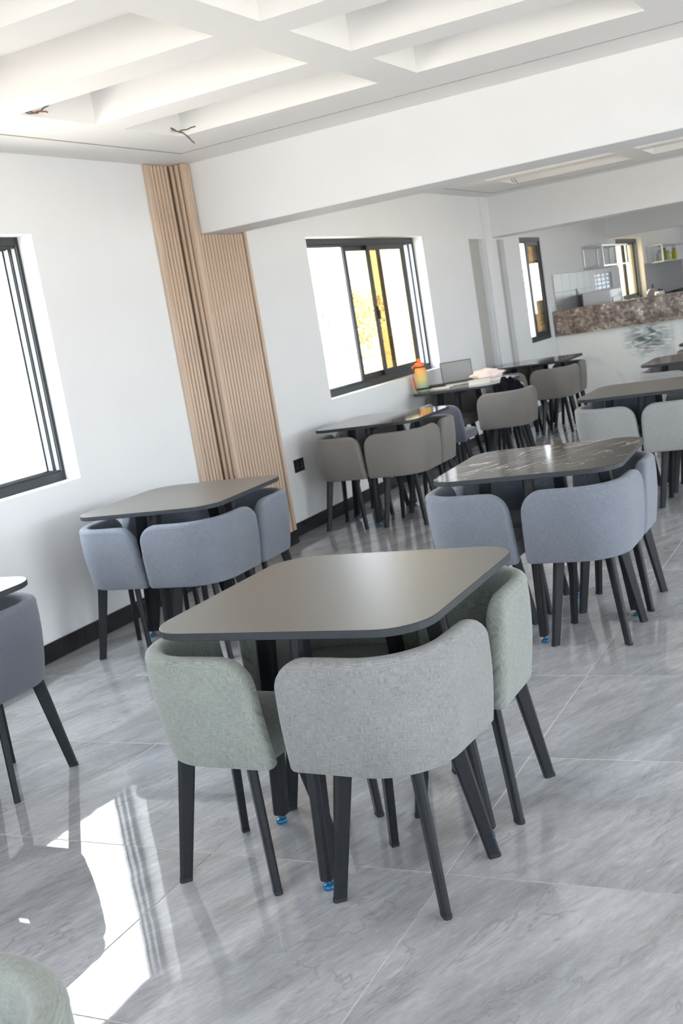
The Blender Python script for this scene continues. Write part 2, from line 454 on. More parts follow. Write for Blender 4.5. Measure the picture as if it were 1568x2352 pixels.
# ---- ceilings with coffers
def ceiling(name, x0, x1, y0, y1, z, cols, rows, depth=0.18, groove=True):
    xs = sorted({x0, x1, *[c for p in cols for c in p]}); ys = sorted({y0, y1, *[c for p in rows for c in p]})
    inh = lambda i, j: (0 <= i < len(xs) - 1 and 0 <= j < len(ys) - 1 and any(a < (xs[i] + xs[i + 1]) / 2 < b for a, b in cols) and any(a < (ys[j] + ys[j + 1]) / 2 < b for a, b in rows))
    mb = MB()
    for i in range(len(xs) - 1):
        for j in range(len(ys) - 1):
            a, b, c, d = xs[i], xs[i + 1], ys[j], ys[j + 1]
            h = inh(i, j); zz = z + depth if h else z
            mb.add([(a, c, zz), (b, c, zz), (b, d, zz), (a, d, zz)], [(0, 1, 2, 3)])
            if h:
                for p, q in (((a, c), (b, c)), ((b, c), (b, d)), ((b, d), (a, d)), ((a, d), (a, c))):
                    mb.add([(p[0], p[1], z), (q[0], q[1], z), (q[0], q[1], zz), (p[0], p[1], zz)], [(0, 1, 2, 3)])
    me = bpy.data.meshes.new(name); me.from_pydata(mb.v, [], mb.f)
    bm = bmesh.new(); bm.from_mesh(me); bmesh.ops.remove_doubles(bm, verts=bm.verts, dist=1e-5)
    bmesh.ops.recalc_face_normals(bm, faces=bm.faces); bm.to_mesh(me); bm.free()
    me.materials.append(M['ceil'])
    return struct(link(name, me), 'white coffered ceiling')
COLS = [(-3.49, -2.28), (-2.07, -0.95), (-0.74, 0.42), (0.63, 1.80), (2.01, 3.2)]
rows1 = [(4.93 - 0.79 * k, 5.46 - 0.79 * k - (0 if k == 0 else -0.03)) for k in range(10)]
c1 = ceiling('ceiling', XL, XR, YB, B1, ZC, COLS, rows1)
rows2 = [(10.97 - 0.79 * k, 11.55 - 0.79 * k) for k in range(5)]
c2 = ceiling('ceiling_middle', XL, XR, B1 + B1T, B2, ZC2, COLS, rows2)
c3 = ceiling('ceiling_far', XL, XR, B2 + B2T, YF, ZC2, [], [])
struct(obj('ceiling_slab', MB().box((XL - TH, YB - TH, 2.96), (XR + TH, YF + TH, 3.1)), M['ceil']))
# shadow-gap frame lines: thin dark bead proud of the plaster
M['gap'] = plain('shadow_gap_grey', (0.33, 0.31, 0.30), 0.8)
def gap(x0, x1, y0, y1, z):
    mb = MB(); w = 0.006
    for a, b in (((x0, y0), (x1, y0 + w)), ((x0, y1 - w), (x1, y1)), ((x0, y0 + w), (x0 + w, y1 - w)), ((x1 - w, y0 + w), (x1, y1 - w))):
        mb.box((a[0], a[1], z - 0.003), (b[0], b[1], z + 0.002))
    return mb
struct(obj('trim_7', gap(-3.81, 4.3, YB + 0.3, 5.905, ZC), M['gap']), 'thin shadow line round the near ceiling')
struct(obj('trim_8', gap(-3.90, 4.3, 7.05, 12.05, ZC2), M['gap']), 'thin shadow line round the middle ceiling')

# ---- floor: slab in the grout colour, porcelain tiles laid on it
TX, TY, GX, GY = 0.765, 0.772, -1.203, 2.540
floor = struct(obj('floor', MB().box((XL - TH, YB - TH, -0.12), (XR + TH, YF + TH, -0.0015)), M['grout']), 'polished grey marble-look tiled floor')
def tile_mesh():
    g = 0.0015
    me = mesh_data('floor_tile', MB().box((g, g, -0.010), (TX - g, TY - g, 0.0)), M['tile'], bevel=0.0012, segs=1)
    return me
tme = tile_mesh()
i0 = math.floor((XL - GX) / TX)
far_tiles = MB()
for i in range(i0, i0 + 13):
    for j in range(-10, 32):
        x, y = GX + i * TX, GY + j * TY
        if x > XR or y + TY < YB or y > YF: continue
        if i <= 1 and -3 <= j <= 16:
            if x < XL:
                me = bpy.data.meshes.get('floor_tile_cut')
                if me is None:
                    me = mesh_data('floor_tile_cut', MB().box((XL + 0.001 - x, 0.0015, -0.010), (TX - 0.0015, TY - 0.0015, 0.0)), M['tile'], bevel=0.0012, segs=1)
            else: me = tme
            t = link('floor_tile', me, floor, (x, y, 0))
            t.rotation_euler = (random.gauss(0, 0.0006), random.gauss(0, 0.0006), 0)
        else:
            xa = max(x, XL) + 0.0015
            far_tiles.box((xa, max(y, YB) + 0.0015, -0.01), (min(x + TX, XR) - 0.0015, min(y + TY, YF) - 0.0015, 0.0))
ft = obj('floor_tiles_beyond', far_tiles, M['tile'], floor); ft['kind'] = 'stuff'

# ---- skirting of black tiles
bb = struct(obj('baseboard_left', MB().box((XL - 0.01, YB, 0.0), (XL + 0.006, YF, 0.098)), M['grout']), 'black tile skirting along the white wall')
y = 0.37
while y < 14.3:
    L1 = min(0.60, 14.4 - y)
    obj('skirting_tile', MB().box((XL, y + 0.002, 0.002), (XL + 0.013, y + L1 - 0.002, 0.102)), M['base'], bb, bevel=0.0015, segs=1)
    y += L1

cb = struct(obj('baseboard_column', MB().box((XL + 0.0, 6.20, 0.0), (XL + 0.112, 6.84, 0.097)), M['grout']), 'black tile skirting round the column foot')
obj('skirting_tile', MB().box((XL + 0.112, 6.195, 0.002), (XL + 0.126, 6.845, 0.100)), M['base'], cb, bevel=0.0015, segs=1)
obj('skirting_tile', MB().box((XL + 0.015, 6.186, 0.002), (XL + 0.126, 6.1945, 0.100)), M['base'], cb, bevel=0.0015, segs=1)
# ---- fluted timber cladding: strip on the wall and round the column
column = struct(obj('wall_column', MB().box((XL - 0.02, 6.215, 0), (XL + 0.10, 6.825, 2.66)), M['paint']), 'square column carrying the cross beam')
def slat_mesh(w, h0, h1, name):
    """half-round topped batten, face toward +x, width along y"""
    pts = []
    n = 6
    for k in range(n + 1):
        a = math.pi * k / n
        pts.append((0.004 + 0.012 * math.sin(a) ** 0.6, -math.cos(a) * w / 2))
    prof = [(0.0, -w / 2)] + pts + [(0.0, w / 2)]
    mb = MB(); mb.rings([[(p[0], p[1], h0) for p in prof], [(p[0], p[1], h1) for p in prof]])
    return mesh_data(name, mb, M['wood'], smooth=True, auto=0.9)
PITCH = 0.0395
clad = thing('fluted_panel', 'tall fluted oak cladding wrapped round the column by the window', 'wall panel', (XL, 6.2, 0.0))
def lp(x, y, z): return (x - XL, y - 6.2, z)
obj('backing_board', MB().box(lp(XL + 0.0005, 5.945, 0.10), lp(XL + 0.008, 6.205, 2.648)), M['woodback'], clad)
obj('backing_board', MB().box(lp(XL + 0.1005, 6.205, 0.10), lp(XL + 0.108, 6.83, 2.648)), M['woodback'], clad)
obj('backing_board', MB().box(lp(XL + 0.0, 6.205, 0.10), lp(XL + 0.108, 6.2145, 2.648)), M['woodback'], clad)
obj('edge_strip', MB().box(lp(XL + 0.0005, 5.925, 0.10), lp(XL + 0.022, 5.975, 2.648)), M['wood'], clad, bevel=0.003)
obj('edge_strip', MB().box(lp(XL + 0.10, 6.815, 0.10), lp(XL + 0.122, 6.845, 2.648)), M['wood'], clad, bevel=0.003)
obj('corner_strip', MB().box(lp(XL + 0.095, 6.192, 0.10), lp(XL + 0.124, 6.235, 2.648)), M['wood'], clad, bevel=0.004)
s_me = slat_mesh(0.026, 0.10, 2.646, 'slat')
s_short = slat_mesh(0.026, 0.10, 2.203, 'slat_short')
k = 0
y = 5.998
while y < 6.195:
    link('slat', s_me, clad, lp(XL + 0.008, y, 0)); y += PITCH
y = 6.258
while y < 6.805:
    link('slat', s_me if y < B1 - 0.02 else s_short, clad, lp(XL + 0.108, y, 0)); y += PITCH
for k in range(2):
    o = link('slat', s_me, clad, lp(XL + 0.03 + k * PITCH, 6.205, 0)); o.rotation_euler = (0, 0, -math.pi / 2)

# ---- windows
def portal(loc, sx, sz, rot):
    d = bpy.data.lights.new('window_portal', 'AREA'); d.shape = 'RECTANGLE'; d.size = sx; d.size_y = sz
    d.cycles.is_portal = True
    o = bpy.data.objects.new('window_portal', d); COL.objects.link(o)
    o.location = loc; o.rotation_euler = rot
    o['kind'] = 'helper'
def wall_window(idx, w, sashes, label, big=0.055, xoff=0.10):
    """aluminium sliding window in the left wall; sashes = [(y0, y1, track)]"""
    y0, y1, z0, z1 = w
    xf = XL - xoff
    fr = MB(); D = 0.10; t = 0.045
    fr.box((xf - D, y0, z0), (xf, y1, z0 + 0.05)); fr.box((xf - D, y0, z1 - 0.045), (xf, y1, z1))
    fr.box((xf - D, y0, z0 + 0.05), (xf, y0 + 0.02, z1 - 0.045)); fr.box((xf - D, y1 - 0.02, z0 + 0.05), (xf, y1, z1 - 0.045))
    for q in (0.005, 0.035, 0.065, 0.093):
        fr.box((xf - q - 0.004, y0 + 0.02, z0 + 0.05), (xf - q, y1 - 0.034, z0 + 0.062))
        fr.box((xf - q - 0.004, y0 + 0.02, z1 - 0.06), (xf - q, y1 - 0.034, z1 - 0.045))
    win = struct(obj('window_%d' % idx, fr, M['frame'], bevel=0.0015, segs=1), label)
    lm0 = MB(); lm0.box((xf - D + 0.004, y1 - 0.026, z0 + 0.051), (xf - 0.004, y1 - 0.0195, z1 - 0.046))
    obj('lit_jamb_face', lm0, M['lit_jamb'], win)  # added strip, bright daylight on the jamb put into its colour
    for q in (0.002, 0.040, 0.050, 0.094):
        obj('track_rib', MB().box((xf - q - 0.004, y1 - 0.036, z0 + 0.05), (xf - q, y1 - 0.026, z1 - 0.045)), M['frame'], win)
    for (a, b, tr, handle) in sashes:
        x1 = xf - 0.010 - tr * 0.03; x0 = x1 - 0.024
        s = MB(); st = 0.05
        za, zb = z0 + 0.055, z1 - 0.05
        s.box((x0, a, za), (x1, a + st, zb)); s.box((x0, b - st, za), (x1, b, zb))
        s.box((x0, a + st, za), (x1, b - st, za + 0.055)); s.box((x0, a + st, zb - 0.05), (x1, b - st, zb))
        so = obj('sash', s, M['frame'], win, bevel=0.002, segs=1)
        obj('pane', MB().box((x0 + 0.010, a + st - 0.003, za + 0.05), (x0 + 0.014, b - st + 0.003, zb - 0.045)), M['glass'], so)
        if handle:
            zm = (z0 + z1) / 2 - 0.02; hm = MB()
            hm.box((x1, a + 0.014, zm - 0.055), (x1 + 0.012, a + 0.036, zm + 0.055)); hm.box((x1 + 0.012, a + 0.018, zm - 0.06), (x1 + 0.024, a + 0.032, zm + 0.02))
            obj('latch', hm, M['black'], so, bevel=0.002, segs=1)
    portal((XL - TH - 0.02, (y0 + y1) / 2, (z0 + z1) / 2), y1 - y0, z1 - z0, (0, math.radians(-90), 0))
    return win
wall_window(1, W1, [(2.33, 3.16, 0, False), (2.36, 3.19, 1, False)], 'wide slate sliding window near the camera, pushed open')
wall_window(2, W2, [(8.87, 9.645, 1, False), (9.30, 10.135, 0, True)], 'slate sliding window with bronze panes above the window tables')
wall_window(3, W3, [(13.85, 14.40, 0, False), (13.96, 14.405, 1, False)], 'narrow slate window with amber panes beside the counter', xoff=0.015)
wall_window(4, W4, [(18.95, 19.9, 0, True), (19.85, 20.83, 1, False)], 'far kitchen window with slate sashes')
# glazing frames out of shot; right and back openings are added for fill light
n = 5
for h in RW_H:
    mb = MB()
    for a, b in (((h[0], h[2]), (h[1], h[2] + 0.06)), ((h[0], h[3] - 0.06), (h[1], h[3])), ((h[0], h[2] + 0.06), (h[0] + 0.06, h[3] - 0.06)), ((h[1] - 0.06, h[2] + 0.06), (h[1], h[3] - 0.06)), (((h[0] + h[1]) / 2 - 0.03, h[2] + 0.06), ((h[0] + h[1]) / 2 + 0.03, h[3] - 0.06))):
        mb.box((XR + 0.1, a[0], a[1]), (XR + 0.16, b[0], b[1]))
    struct(obj('window_%d' % n, mb, M['frame'])); n += 1
    portal((XR + TH + 0.02, (h[0] + h[1]) / 2, (h[2] + h[3]) / 2), h[1] - h[0], h[3] - h[2], (0, math.radians(90), 0))
for h, yy, s in [(h, YB, -1) for h in BW_H] + [(h, YF, 1) for h in FW_H]:
    mb = MB()
    for a, b in (((h[0], h[2]), (h[1], h[2] + 0.06)), ((h[0], h[3] - 0.06), (h[1], h[3])), ((h[0], h[2] + 0.06), (h[0] + 0.06, h[3] - 0.06)), ((h[1] - 0.06, h[2] + 0.06), (h[1], h[3] - 0.06))):
        ya, yb = sorted((yy + s * 0.1, yy + s * 0.16)); mb.box((a[0], ya, a[1]), (b[0], yb, b[1]))
    struct(obj('window_%d' % n, mb, M['frame'])); n += 1
    portal(((h[0] + h[1]) / 2, yy + s * (TH + 0.02), (h[2] + h[3]) / 2), h[1] - h[0], h[3] - h[2], (math.radians(90 if s < 0 else -90), 0, 0))

# ---- outdoors
struct(obj('ground', MB().box((-140, -80, -0.6), (140, 160, -0.35)), M['sand']), 'pale dusty ground outside the windows')
def tree(loc, h, w, label, seed):
    rnd = random.Random(seed)
    t = thing('tree', label, 'tree', loc, 0, 'trees outside the windows')
    tr = MB(); tr.tube([(0, 0, -0.05), (0.05, 0.03, h * 0.3), (0, 0.1, h * 0.62)], [0.14, 0.10, 0.05], 7)
    for k in range(5):
        a = rnd.random() * 6.28
        tr.tube([(0, 0.03, h * 0.34), (math.cos(a) * w * 0.25, math.sin(a) * w * 0.25, h * 0.55), (math.cos(a) * w * 0.4, math.sin(a) * w * 0.4, h * 0.72)], [0.06, 0.035, 0.015], 5)
    obj('trunk', tr, M['bark'], t)
    cr = MB()
    blobs = [(rnd.uniform(-.5, .5) * w * 0.7, rnd.uniform(-.5, .5) * w * 0.7, h * rnd.uniform(0.16, 0.88), rnd.uniform(0.2, 0.34) * w) for _ in range(16)]
    for bx, by, bz, br in blobs:
        for _ in range(240):
            d = Vector((rnd.gauss(0, 1), rnd.gauss(0, 1), rnd.gauss(0, 1))).normalized() * br * rnd.uniform(0.6, 1.05)
            c = Vector((bx, by, bz)) + d
            if c.z < 0.03 * h: continue
            s = rnd.uniform(0.06, 0.13)
            u = Vector((rnd.gauss(0, 1), rnd.gauss(0, 1), rnd.gauss(0, 1))).normalized(); v = u.orthogonal().normalized()
            cr.add([c - u * s, c + v * s * 0.5, c + u * s, c - v * s * 0.5], [(0, 1, 2, 3)])
    obj('crown', cr, M['leaf'], t)['kind'] = 'stuff'
TREES = [((-20.5, 39.2, -0.35), 4.2, 4.6, 'low pale tree in the open part of the window'), ((-24.5, 50.0, -0.35), 3.2, 4.0, 'washed-out bushy tree seen beside the sash latch'),
         ((-17.5, 59.5, -0.35), 5.6, 7.0, 'golden tree seen through the narrow amber window'), ((-26.0, 34.0, -0.35), 3.4, 4.0, 'hazy shrub far beyond the open window')]
for k, (l, h, w, lab) in enumerate(TREES): tree(l, h, w, lab, 40 + k)

# ------------------------------------------------------------------ tub chairs
def uv_mesh(name, mb, uvs, mat):
    me = bpy.data.meshes.new(name)
    me.from_pydata(mb.v, [], mb.f)
    bm = bmesh.new(); bm.from_mesh(me); bmesh.ops.recalc_face_normals(bm, faces=bm.faces); bm.to_mesh(me); bm.free()
    lay = me.uv_layers.new(name='UVMap')
    for lp_ in me.loops: lay.data[lp_.index].uv = uvs[lp_.vertex_index]
    me.materials.append(mat)
    me.polygons.foreach_set('use_smooth', [True] * len(me.polygons))
    me.update()
    return me

CX = 0.237                    # chair centre from table centre, along both axes
MID, RAD, END = 0.424, 0.185, 0.017
ZB, ZT, HT = 0.37, 0.69, 0.026
def shell_path():
    pts = []
    def seg(a, b, n):
        for k in range(n): pts.append(Vector(a).lerp(Vector(b), k / n))
    # dense at the two ends so that the corners round off
    for e in (0, 0.004, 0.009, 0.016, 0.025, 0.036, 0.05, 0.066, 0.085): pts.append(Vector((END + e, -MID)))
    seg((END + 0.11, -MID), (MID - RAD, -MID), 3)
    for k in range(15):
        a = -math.pi / 2 + math.pi / 2 * k / 14
        pts.append(Vector((MID - RAD + RAD * math.cos(a), -MID + RAD + RAD * math.sin(a))))
    half = [Vector((-p.y, -p.x)) for p in pts[:12]]
    return pts + list(reversed(half))
def round_section(h, z0, z1, r, n=4):
    out = []
    r = min(r, h * 0.95, (z1 - z0) * 0.45)
    for cx, cz, a0 in ((h - r, z1 - r, 0), (-h + r, z1 - r, 90), (-h + r, z0 + r * 0.6, 180), (h - r, z0 + r * 0.6, 270)):
        rz = r if a0 in (0, 90) else r * 0.6
        for k in range(n + 1):
            a = math.radians(a0 + 90 * k / n)
            out.append((cx + r * math.cos(a), cz + rz * math.sin(a)))
    # extra points down the two faces
    res = []
    for i, p in enumerate(out):
        res.append(p)
        q = out[(i + 1) % len(out)]
        if abs(q[1] - p[1]) > 0.1:
            for t in (0.2, 0.4, 0.6, 0.8): res.append((p[0] + (q[0] - p[0]) * t, p[1] + (q[1] - p[1]) * t))
    return res
def shell_mesh(mat, name):
    path = shell_path(); mb = MB(); uvs = []
    S = [0.0]
    for a, b in zip(path, path[1:]): S.append(S[-1] + (b - a).length)
    T = S[-1]; rings = []; pipe = []
    for i, p in enumerate(path):
        t = (path[min(i + 1, len(path) - 1)] - path[max(i - 1, 0)]).normalized()
        nrm = Vector((t.y, -t.x))                      # outward
        e = min(S[i], T - S[i])
        rc, rb = 0.095, 0.02
        zt = ZT - (rc - math.sqrt(max(0, rc * rc - max(0, rc - e) ** 2)))
        zb = ZB + (rb - math.sqrt(max(0, rb * rb - max(0, rb - e) ** 2)))
        h = HT * max(0.35, math.sqrt(max(0, 1 - max(0, 1 - e / 0.022) ** 2)))
        ring = []
        for (n_, z) in round_section(h, zb, zt, 0.019):
            w = (ZT - z) / (ZT - ZB)
            off = n_ - 0.026 * w ** 1.6 + (0.006 * math.sin(math.pi * w) if n_ > 0 else 0)
            te = t * (0.016 * (w - 0.3)) * (max(0.0, 1 - S[i] / 0.12) * -1 + max(0.0, 1 - (T - S[i]) / 0.12))
            q = p + nrm * off + te
            ring.append((q.x - CX, q.y + CX, z)); uvs.append((S[i], z + n_ * (1 if z > 0.6 else -1)))
        rings.append(ring)
        if 5 <= i < len(path) - 5:
            q = p + nrm * (h + 0.0002); pipe.append((q.x - CX, q.y + CX, zt - 0.020))
    mb.rings(rings)
    pm = MB(); pm.tube(pipe, 0.0017, 5)
    return uv_mesh(name, mb, uvs, mat), mesh_data(name + '_piping', pm, mat, smooth=True)
def seat_mesh(mat, name):
    out = []
    a0, a1 = 0.032, 0.405
    def corner(cx, cy, r, s):
        for k in range(7):
            a = math.radians(s + 90 * k / 6); out.append((cx + r * math.cos(a), cy + r * math.sin(a)))
    corner(a1 - 0.05, -a0 - 0.05, 0.05, 0); corner(a0 + 0.05, -a0 - 0.05, 0.05, 90); corner(a0 + 0.05, -a1 + 0.05, 0.05, 180); corner(a1 - 0.15, -a1 + 0.15, 0.15, 270)
    c = (0.22, -0.22); mb = MB(); uvs = []; rings = []
    for sc, z in ((0.95, 0.376), (0.99, 0.384), (1, 0.40), (1, 0.43), (0.985, 0.442), (0.95, 0.450), (0.8, 0.457), (0.4, 0.461), (0.02, 0.462)):
        rings.append([(c[0] + (x - c[0]) * sc - CX, c[1] + (y_ - c[1]) * sc + CX, z) for x, y_ in out])
        uvs += [(x * sc, y_ * sc + z) for x, y_ in out]
    mb.rings(rings)
    return uv_mesh(name, mb, uvs, mat)
def leg_ring(c, ang, a, b, z):
    """chamfered rectangle, long side a along ang"""
    ca, sa = math.cos(ang), math.sin(ang); ch = b * 0.28; pts = []
    for u, v in ((a / 2 - ch, b / 2), (-a / 2 + ch * .5, b / 2), (-a / 2, b / 2 - ch * .5), (-a / 2, -b / 2 + ch * .5), (-a / 2 + ch * .5, -b / 2), (a / 2 - ch, -b / 2), (a / 2, -b / 2 + ch), (a / 2, b / 2 - ch)):
        pts.append((c[0] + u * ca - v * sa, c[1] + u * sa + v * ca, z))
    return pts
HB, HTOP = 0.157, 0.108
LEGS = []
for sx, sy in ((-1, -1), (1, -1), (1, 1), (-1, 1)):
    ang = math.atan2(sy, sx)
    mb = MB().rings([leg_ring((sx * HTOP, sy * HTOP), ang, 0.050, 0.026, 0.378), leg_ring((sx * HB, sy * HB), ang, 0.036, 0.023, 0.006)])
    cap = MB().rings([leg_ring((sx * HB, sy * HB), ang, 0.0368, 0.0238, 0.012), leg_ring((sx * (HB + .001), sy * (HB + .001)), ang, 0.0362, 0.0234, 0.0)])
    LEGS.append((mesh_data('chair_leg', mb, M['black'], bevel=0.0015, segs=1), mesh_data('leg_cap', cap, M['cap'])))
fm = MB()
for sx, sy in ((1, 1), (1, -1)):
    d = Vector((sx, sy, 0)).normalized(); nn = Vector((-d.y, d.x, 0)) * 0.014; e = d * 0.17
    fm.rings([[e + nn + Vector((0, 0, .358)), e - nn + Vector((0, 0, .358)), e - nn + Vector((0, 0, .377)), e + nn + Vector((0, 0, .377))],
              [-e + nn + Vector((0, 0, .358)), -e - nn + Vector((0, 0, .358)), -e - nn + Vector((0, 0, .377)), -e + nn + Vector((0, 0, .377))]])
FRAME = mesh_data('seat_frame', fm, M['black'])
CH = {}
for key in ('linen', 'linen2', 'bluegrey', 'slate', 'taupe', 'lightgrey'):
    CH[key] = (*shell_mesh(M[key], 'backrest_' + key), seat_mesh(M[key], 'seat_' + key))
def chair(table, quad, fab, label, group, shift=(0, 0, 0)):
    """quad 0: camera side by the aisle, 1: far side by the aisle, 2: far side by the wall, 3: camera side by the wall"""
    a = math.pi / 2 * quad
    p = Matrix.Rotation(a, 3, 'Z') @ Vector((CX, -CX, 0))
    turn = math.radians(shift[2]) if len(shift) > 2 else 0.0
    t = thing('tub_chair', label, 'chair', (table[0] + p.x + shift[0], table[1] + p.y + shift[1], 0), a + turn, group)
    sh, pi, se = CH[fab]
    b = link('backrest', sh, t); link('piping', pi, b)
    link('seat', se, t); link('seat_frame', FRAME, t)
    for lm_, cm_ in LEGS:
        l = link('leg', lm_, t); link('foot_cap', cm_, l)
    return t

# ------------------------------------------------------------------ tables
def rsq(h, r, n=8):
    out = []
    for cx, cy, a0 in ((h - r, h - r, 0), (-h + r, h - r, 90), (-h + r, -h + r, 180), (h - r, -h + r, 270)):
        for k in range(n + 1):
            a = math.radians(a0 + 90 * k / n); out.append((cx + r * math.cos(a), cy + r * math.sin(a)))
    return out
def top_mesh(mat, name):
    mb = MB(); rings = []
    for h, z in ((0.412, 0.735), (0.415, 0.737), (0.415, 0.7555), (0.4135, 0.757)): rings.append([(x, y_, z) for x, y_ in rsq(h, 0.13)])
    mb.rings(rings)
    me = mesh_data(name, mb, M['edge'])
    me.materials.append(mat)
    for p in me.polygons:
        if p.normal.z > 0.95 and p.center.z > 0.75: p.material_index = 1
    return me
TOPS = {k: top_mesh(M[k], 'tabletop_' + k) for k in ('top_matt', 'top_gloss', 'top_vein')}
TL = []
for k in range(4):
    a = math.pi / 2 * k; c, s = math.cos(a), math.sin(a)
    mb = MB().rings([leg_ring((c * 0.275, s * 0.275), a, 0.062, 0.042, 0.7345), leg_ring((c * 0.343, s * 0.343), a, 0.048, 0.038, 0.030)])
    ft_ = MB().lathe([(0.006, 0.032), (0.006, 0.016), (0.015, 0.014), (0.0175, 0.010), (0.0175, 0.004), (0.015, 0.0)], (c * 0.345, s * 0.345, 0), 16)
    TL.append((mesh_data('table_leg', mb, M['black'], bevel=0.002, segs=1), mesh_data('levelling_foot', ft_, M['blue'], smooth=True, auto=0.8)))
um = MB()
um.box((-0.27, -0.02, 0.705), (0.27, 0.02, 0.735)); um.box((-0.02, -0.27, 0.7052), (0.02, 0.27, 0.7348))
UNDER = mesh_data('underframe', um, M['black'])
def table(loc, top, label, rotz=0.0):
    t = thing('cafe_table', label, 'table', (loc[0], loc[1], 0), rotz, 'square tables with rounded corners')
    link('tabletop', TOPS[top], t); link('underframe', UNDER, t)
    for lm_, fm_ in TL:
        l = link('leg', lm_, t); link('levelling_foot', fm_, l)
    return t
T0, T1, T2, T3, T4 = (-3.36, 2.69), (-1.50, 2.757), (-3.41, 4.72), (-1.51, 4.85), (-3.525, 7.57)
T5, T6, T7, T8, T9 = (-3.66, 9.80), (-3.57, 11.82), (-1.56, 7.60), (-1.575, 9.76), (-1.60, 11.75)
table(T0, 'top_gloss', 'dark table cut off by the picture edge under the nearest window')
table(T1, 'top_matt', 'plain taupe table in the foreground with pale linen chairs')
table(T2, 'top_matt', 'plain table with blue-grey chairs against the white wall', math.radians(3))
table(T3, 'top_vein', 'dark marble-patterned table with white veins and blue-grey chairs', math.radians(3))
table(T4, 'top_gloss', 'glossy dark table with taupe chairs below the sliding window')
table(T5, 'top_gloss', 'glossy table carrying the laptop and the orange bottle')
table(T6, 'top_gloss', 'glossy table near the counter behind the laptop table')
table(T7, 'top_matt', 'plain taupe table with light grey chairs behind the veined table')
table(T8, 'top_gloss', 'glossy reflecting table in front of the marble counter')
table(T9, 'top_gloss', 'farthest table, only a tip showing before the marble counter')

G = 'curved tub chairs tucked under the tables'
def set_of(t, fabs, names, shifts=None):
    for q in fabs: chair(t, q, fabs[q], names[q], G, (shifts or {}).get(q, (0, 0)))
set_of(T1, {0: 'linen2', 1: 'linen', 2: 'linen', 3: 'linen'}, {
    0: 'pale grey linen chair nearest the camera, at the foreground taupe table',
    1: 'pale sage chair seen edge-on behind the nearest linen chair, aisle side',
    2: 'pale linen chair hidden behind the foreground table, seat showing under its top',
    3: 'pale sage linen chair on the window side of the foreground table'}, {0: (-.010, -.014, -4), 1: (.010, .02, 0), 2: (.035, .01, 0), 3: (-.052, .008, -2)})
set_of(T2, {0: 'bluegrey', 1: 'bluegrey', 2: 'bluegrey', 3: 'bluegrey'}, {
    0: 'wide blue-grey chair back facing the camera at the table by the white wall',
    1: 'blue-grey chair in front of the fluted oak panel',
    2: 'blue-grey chair tucked between the wall and the plain wall table',
    3: 'blue-grey chair with a full straight leg showing against the black skirting'})
set_of(T3, {0: 'bluegrey', 1: 'bluegrey', 2: 'bluegrey', 3: 'bluegrey'}, {
    0: 'wide blue-grey chair facing the camera at the white-veined table',
    1: 'blue-grey chair half hidden at the aisle end of the white-veined table',
    2: 'blue-grey chair showing under the far edge of the white-veined table',
    3: 'creased blue-grey chair at the white-veined table, just behind the taupe tabletop'}, {3: (-.02, 0)})
set_of(T4, {0: 'taupe', 1: 'taupe', 2: 'taupe', 3: 'taupe'}, {
    0: 'wide taupe chair facing the camera below the sliding window',
    1: 'taupe chair at the aisle end of the glossy table below the window',
    2: 'taupe chair in shadow against the wall under the sliding window',
    3: 'taupe chair beside the black wall socket'})
chair(T5, 0, 'taupe', 'taupe chair pulled out from the laptop table, with a black jacket on it', G, (0.235, -0.07))
set_of(T5, {1: 'lightgrey', 2: 'taupe', 3: 'slate'}, {
    1: 'pale blue-grey chair with its seat visible under the laptop table',
    2: 'taupe chair against the wall behind the laptop table legs',
    3: 'slate chair between the glossy window table and the laptop table'}, {1: (-.0, .02), 3: (0.36, -0.72, 0)})
set_of(T6, {0: 'taupe', 1: 'taupe', 2: 'taupe', 3: 'taupe'}, {
    0: 'taupe chair facing the camera at the table next to the marble counter',
    1: 'taupe chair seen edge-on right in front of the white marble counter',
    2: 'dark taupe chair by the wall at the table next to the counter',
    3: 'shadowed taupe chair behind the black jacket'})
set_of(T7, {0: 'lightgrey', 1: 'lightgrey', 2: 'slate', 3: 'lightgrey'}, {
    0: 'light grey chair cut off by the picture edge behind the veined table',
    1: 'light grey chair mostly out of the picture beyond the aisle table',
    2: 'slate chair seen beneath the plain table behind the veined one',
    3: 'light grey chair just above the white-veined tabletop'})
set_of(T8, {2: 'taupe', 3: 'lightgrey', 0: 'lightgrey'}, {
    0: 'light grey chair cut off by the picture edge at the reflecting table',
    2: 'taupe chair on the counter side of the reflecting table',
    3: 'pale grey chair in front of the reflecting table near the marble counter'})
set_of(T9, {3: 'taupe'}, {3: 'dark chair rim under the farthest tabletop'})
chair(T0, 1, 'slate', 'dark slate chair cut off by the picture edge below the nearest window', G, (0.0, 0.0))
chair((-1.45, 0.615), 1, 'linen', 'pale sage chair rim in the bottom corner of the picture', G)

# ------------------------------------------------------------------ things on the laptop table
def solid_of(col, rough=0.5, **k): return plain('mat_%d' % len(bpy.data.materials), col, rough, **k)
bx, by = -4.0, 9.555
bt = thing('water_bottle', 'big orange and yellow water bottle on the laptop table', 'bottle', (bx, by, 0.757))
bt.scale = (0.87, 0.87, 1.06)
def bottle_mat():
    m, nt, b = new_mat('orange_fading_bottle')
    tc = N(nt, 'ShaderNodeTexCoord'); sp = N(nt, 'ShaderNodeSeparateXYZ'); L(nt, tc, 'Object', sp, 0)
    r = ramp(nt, [(0.0, (0.30, 0.33, 0.26)), (0.06, (0.33, 0.37, 0.24)), (0.12, (0.62, 0.50, 0.13)), (0.19, (0.85, 0.36, 0.09)), (0.3, (0.9, 0.24, 0.06))])
    L(nt, sp, 'Z', r, 'Fac'); L(nt, r, 'Color', b, 'Base Color'); b.inputs['Roughness'].default_value = 0.35
    return m
orange = solid_of((0.88, 0.16, 0.03), 0.4)
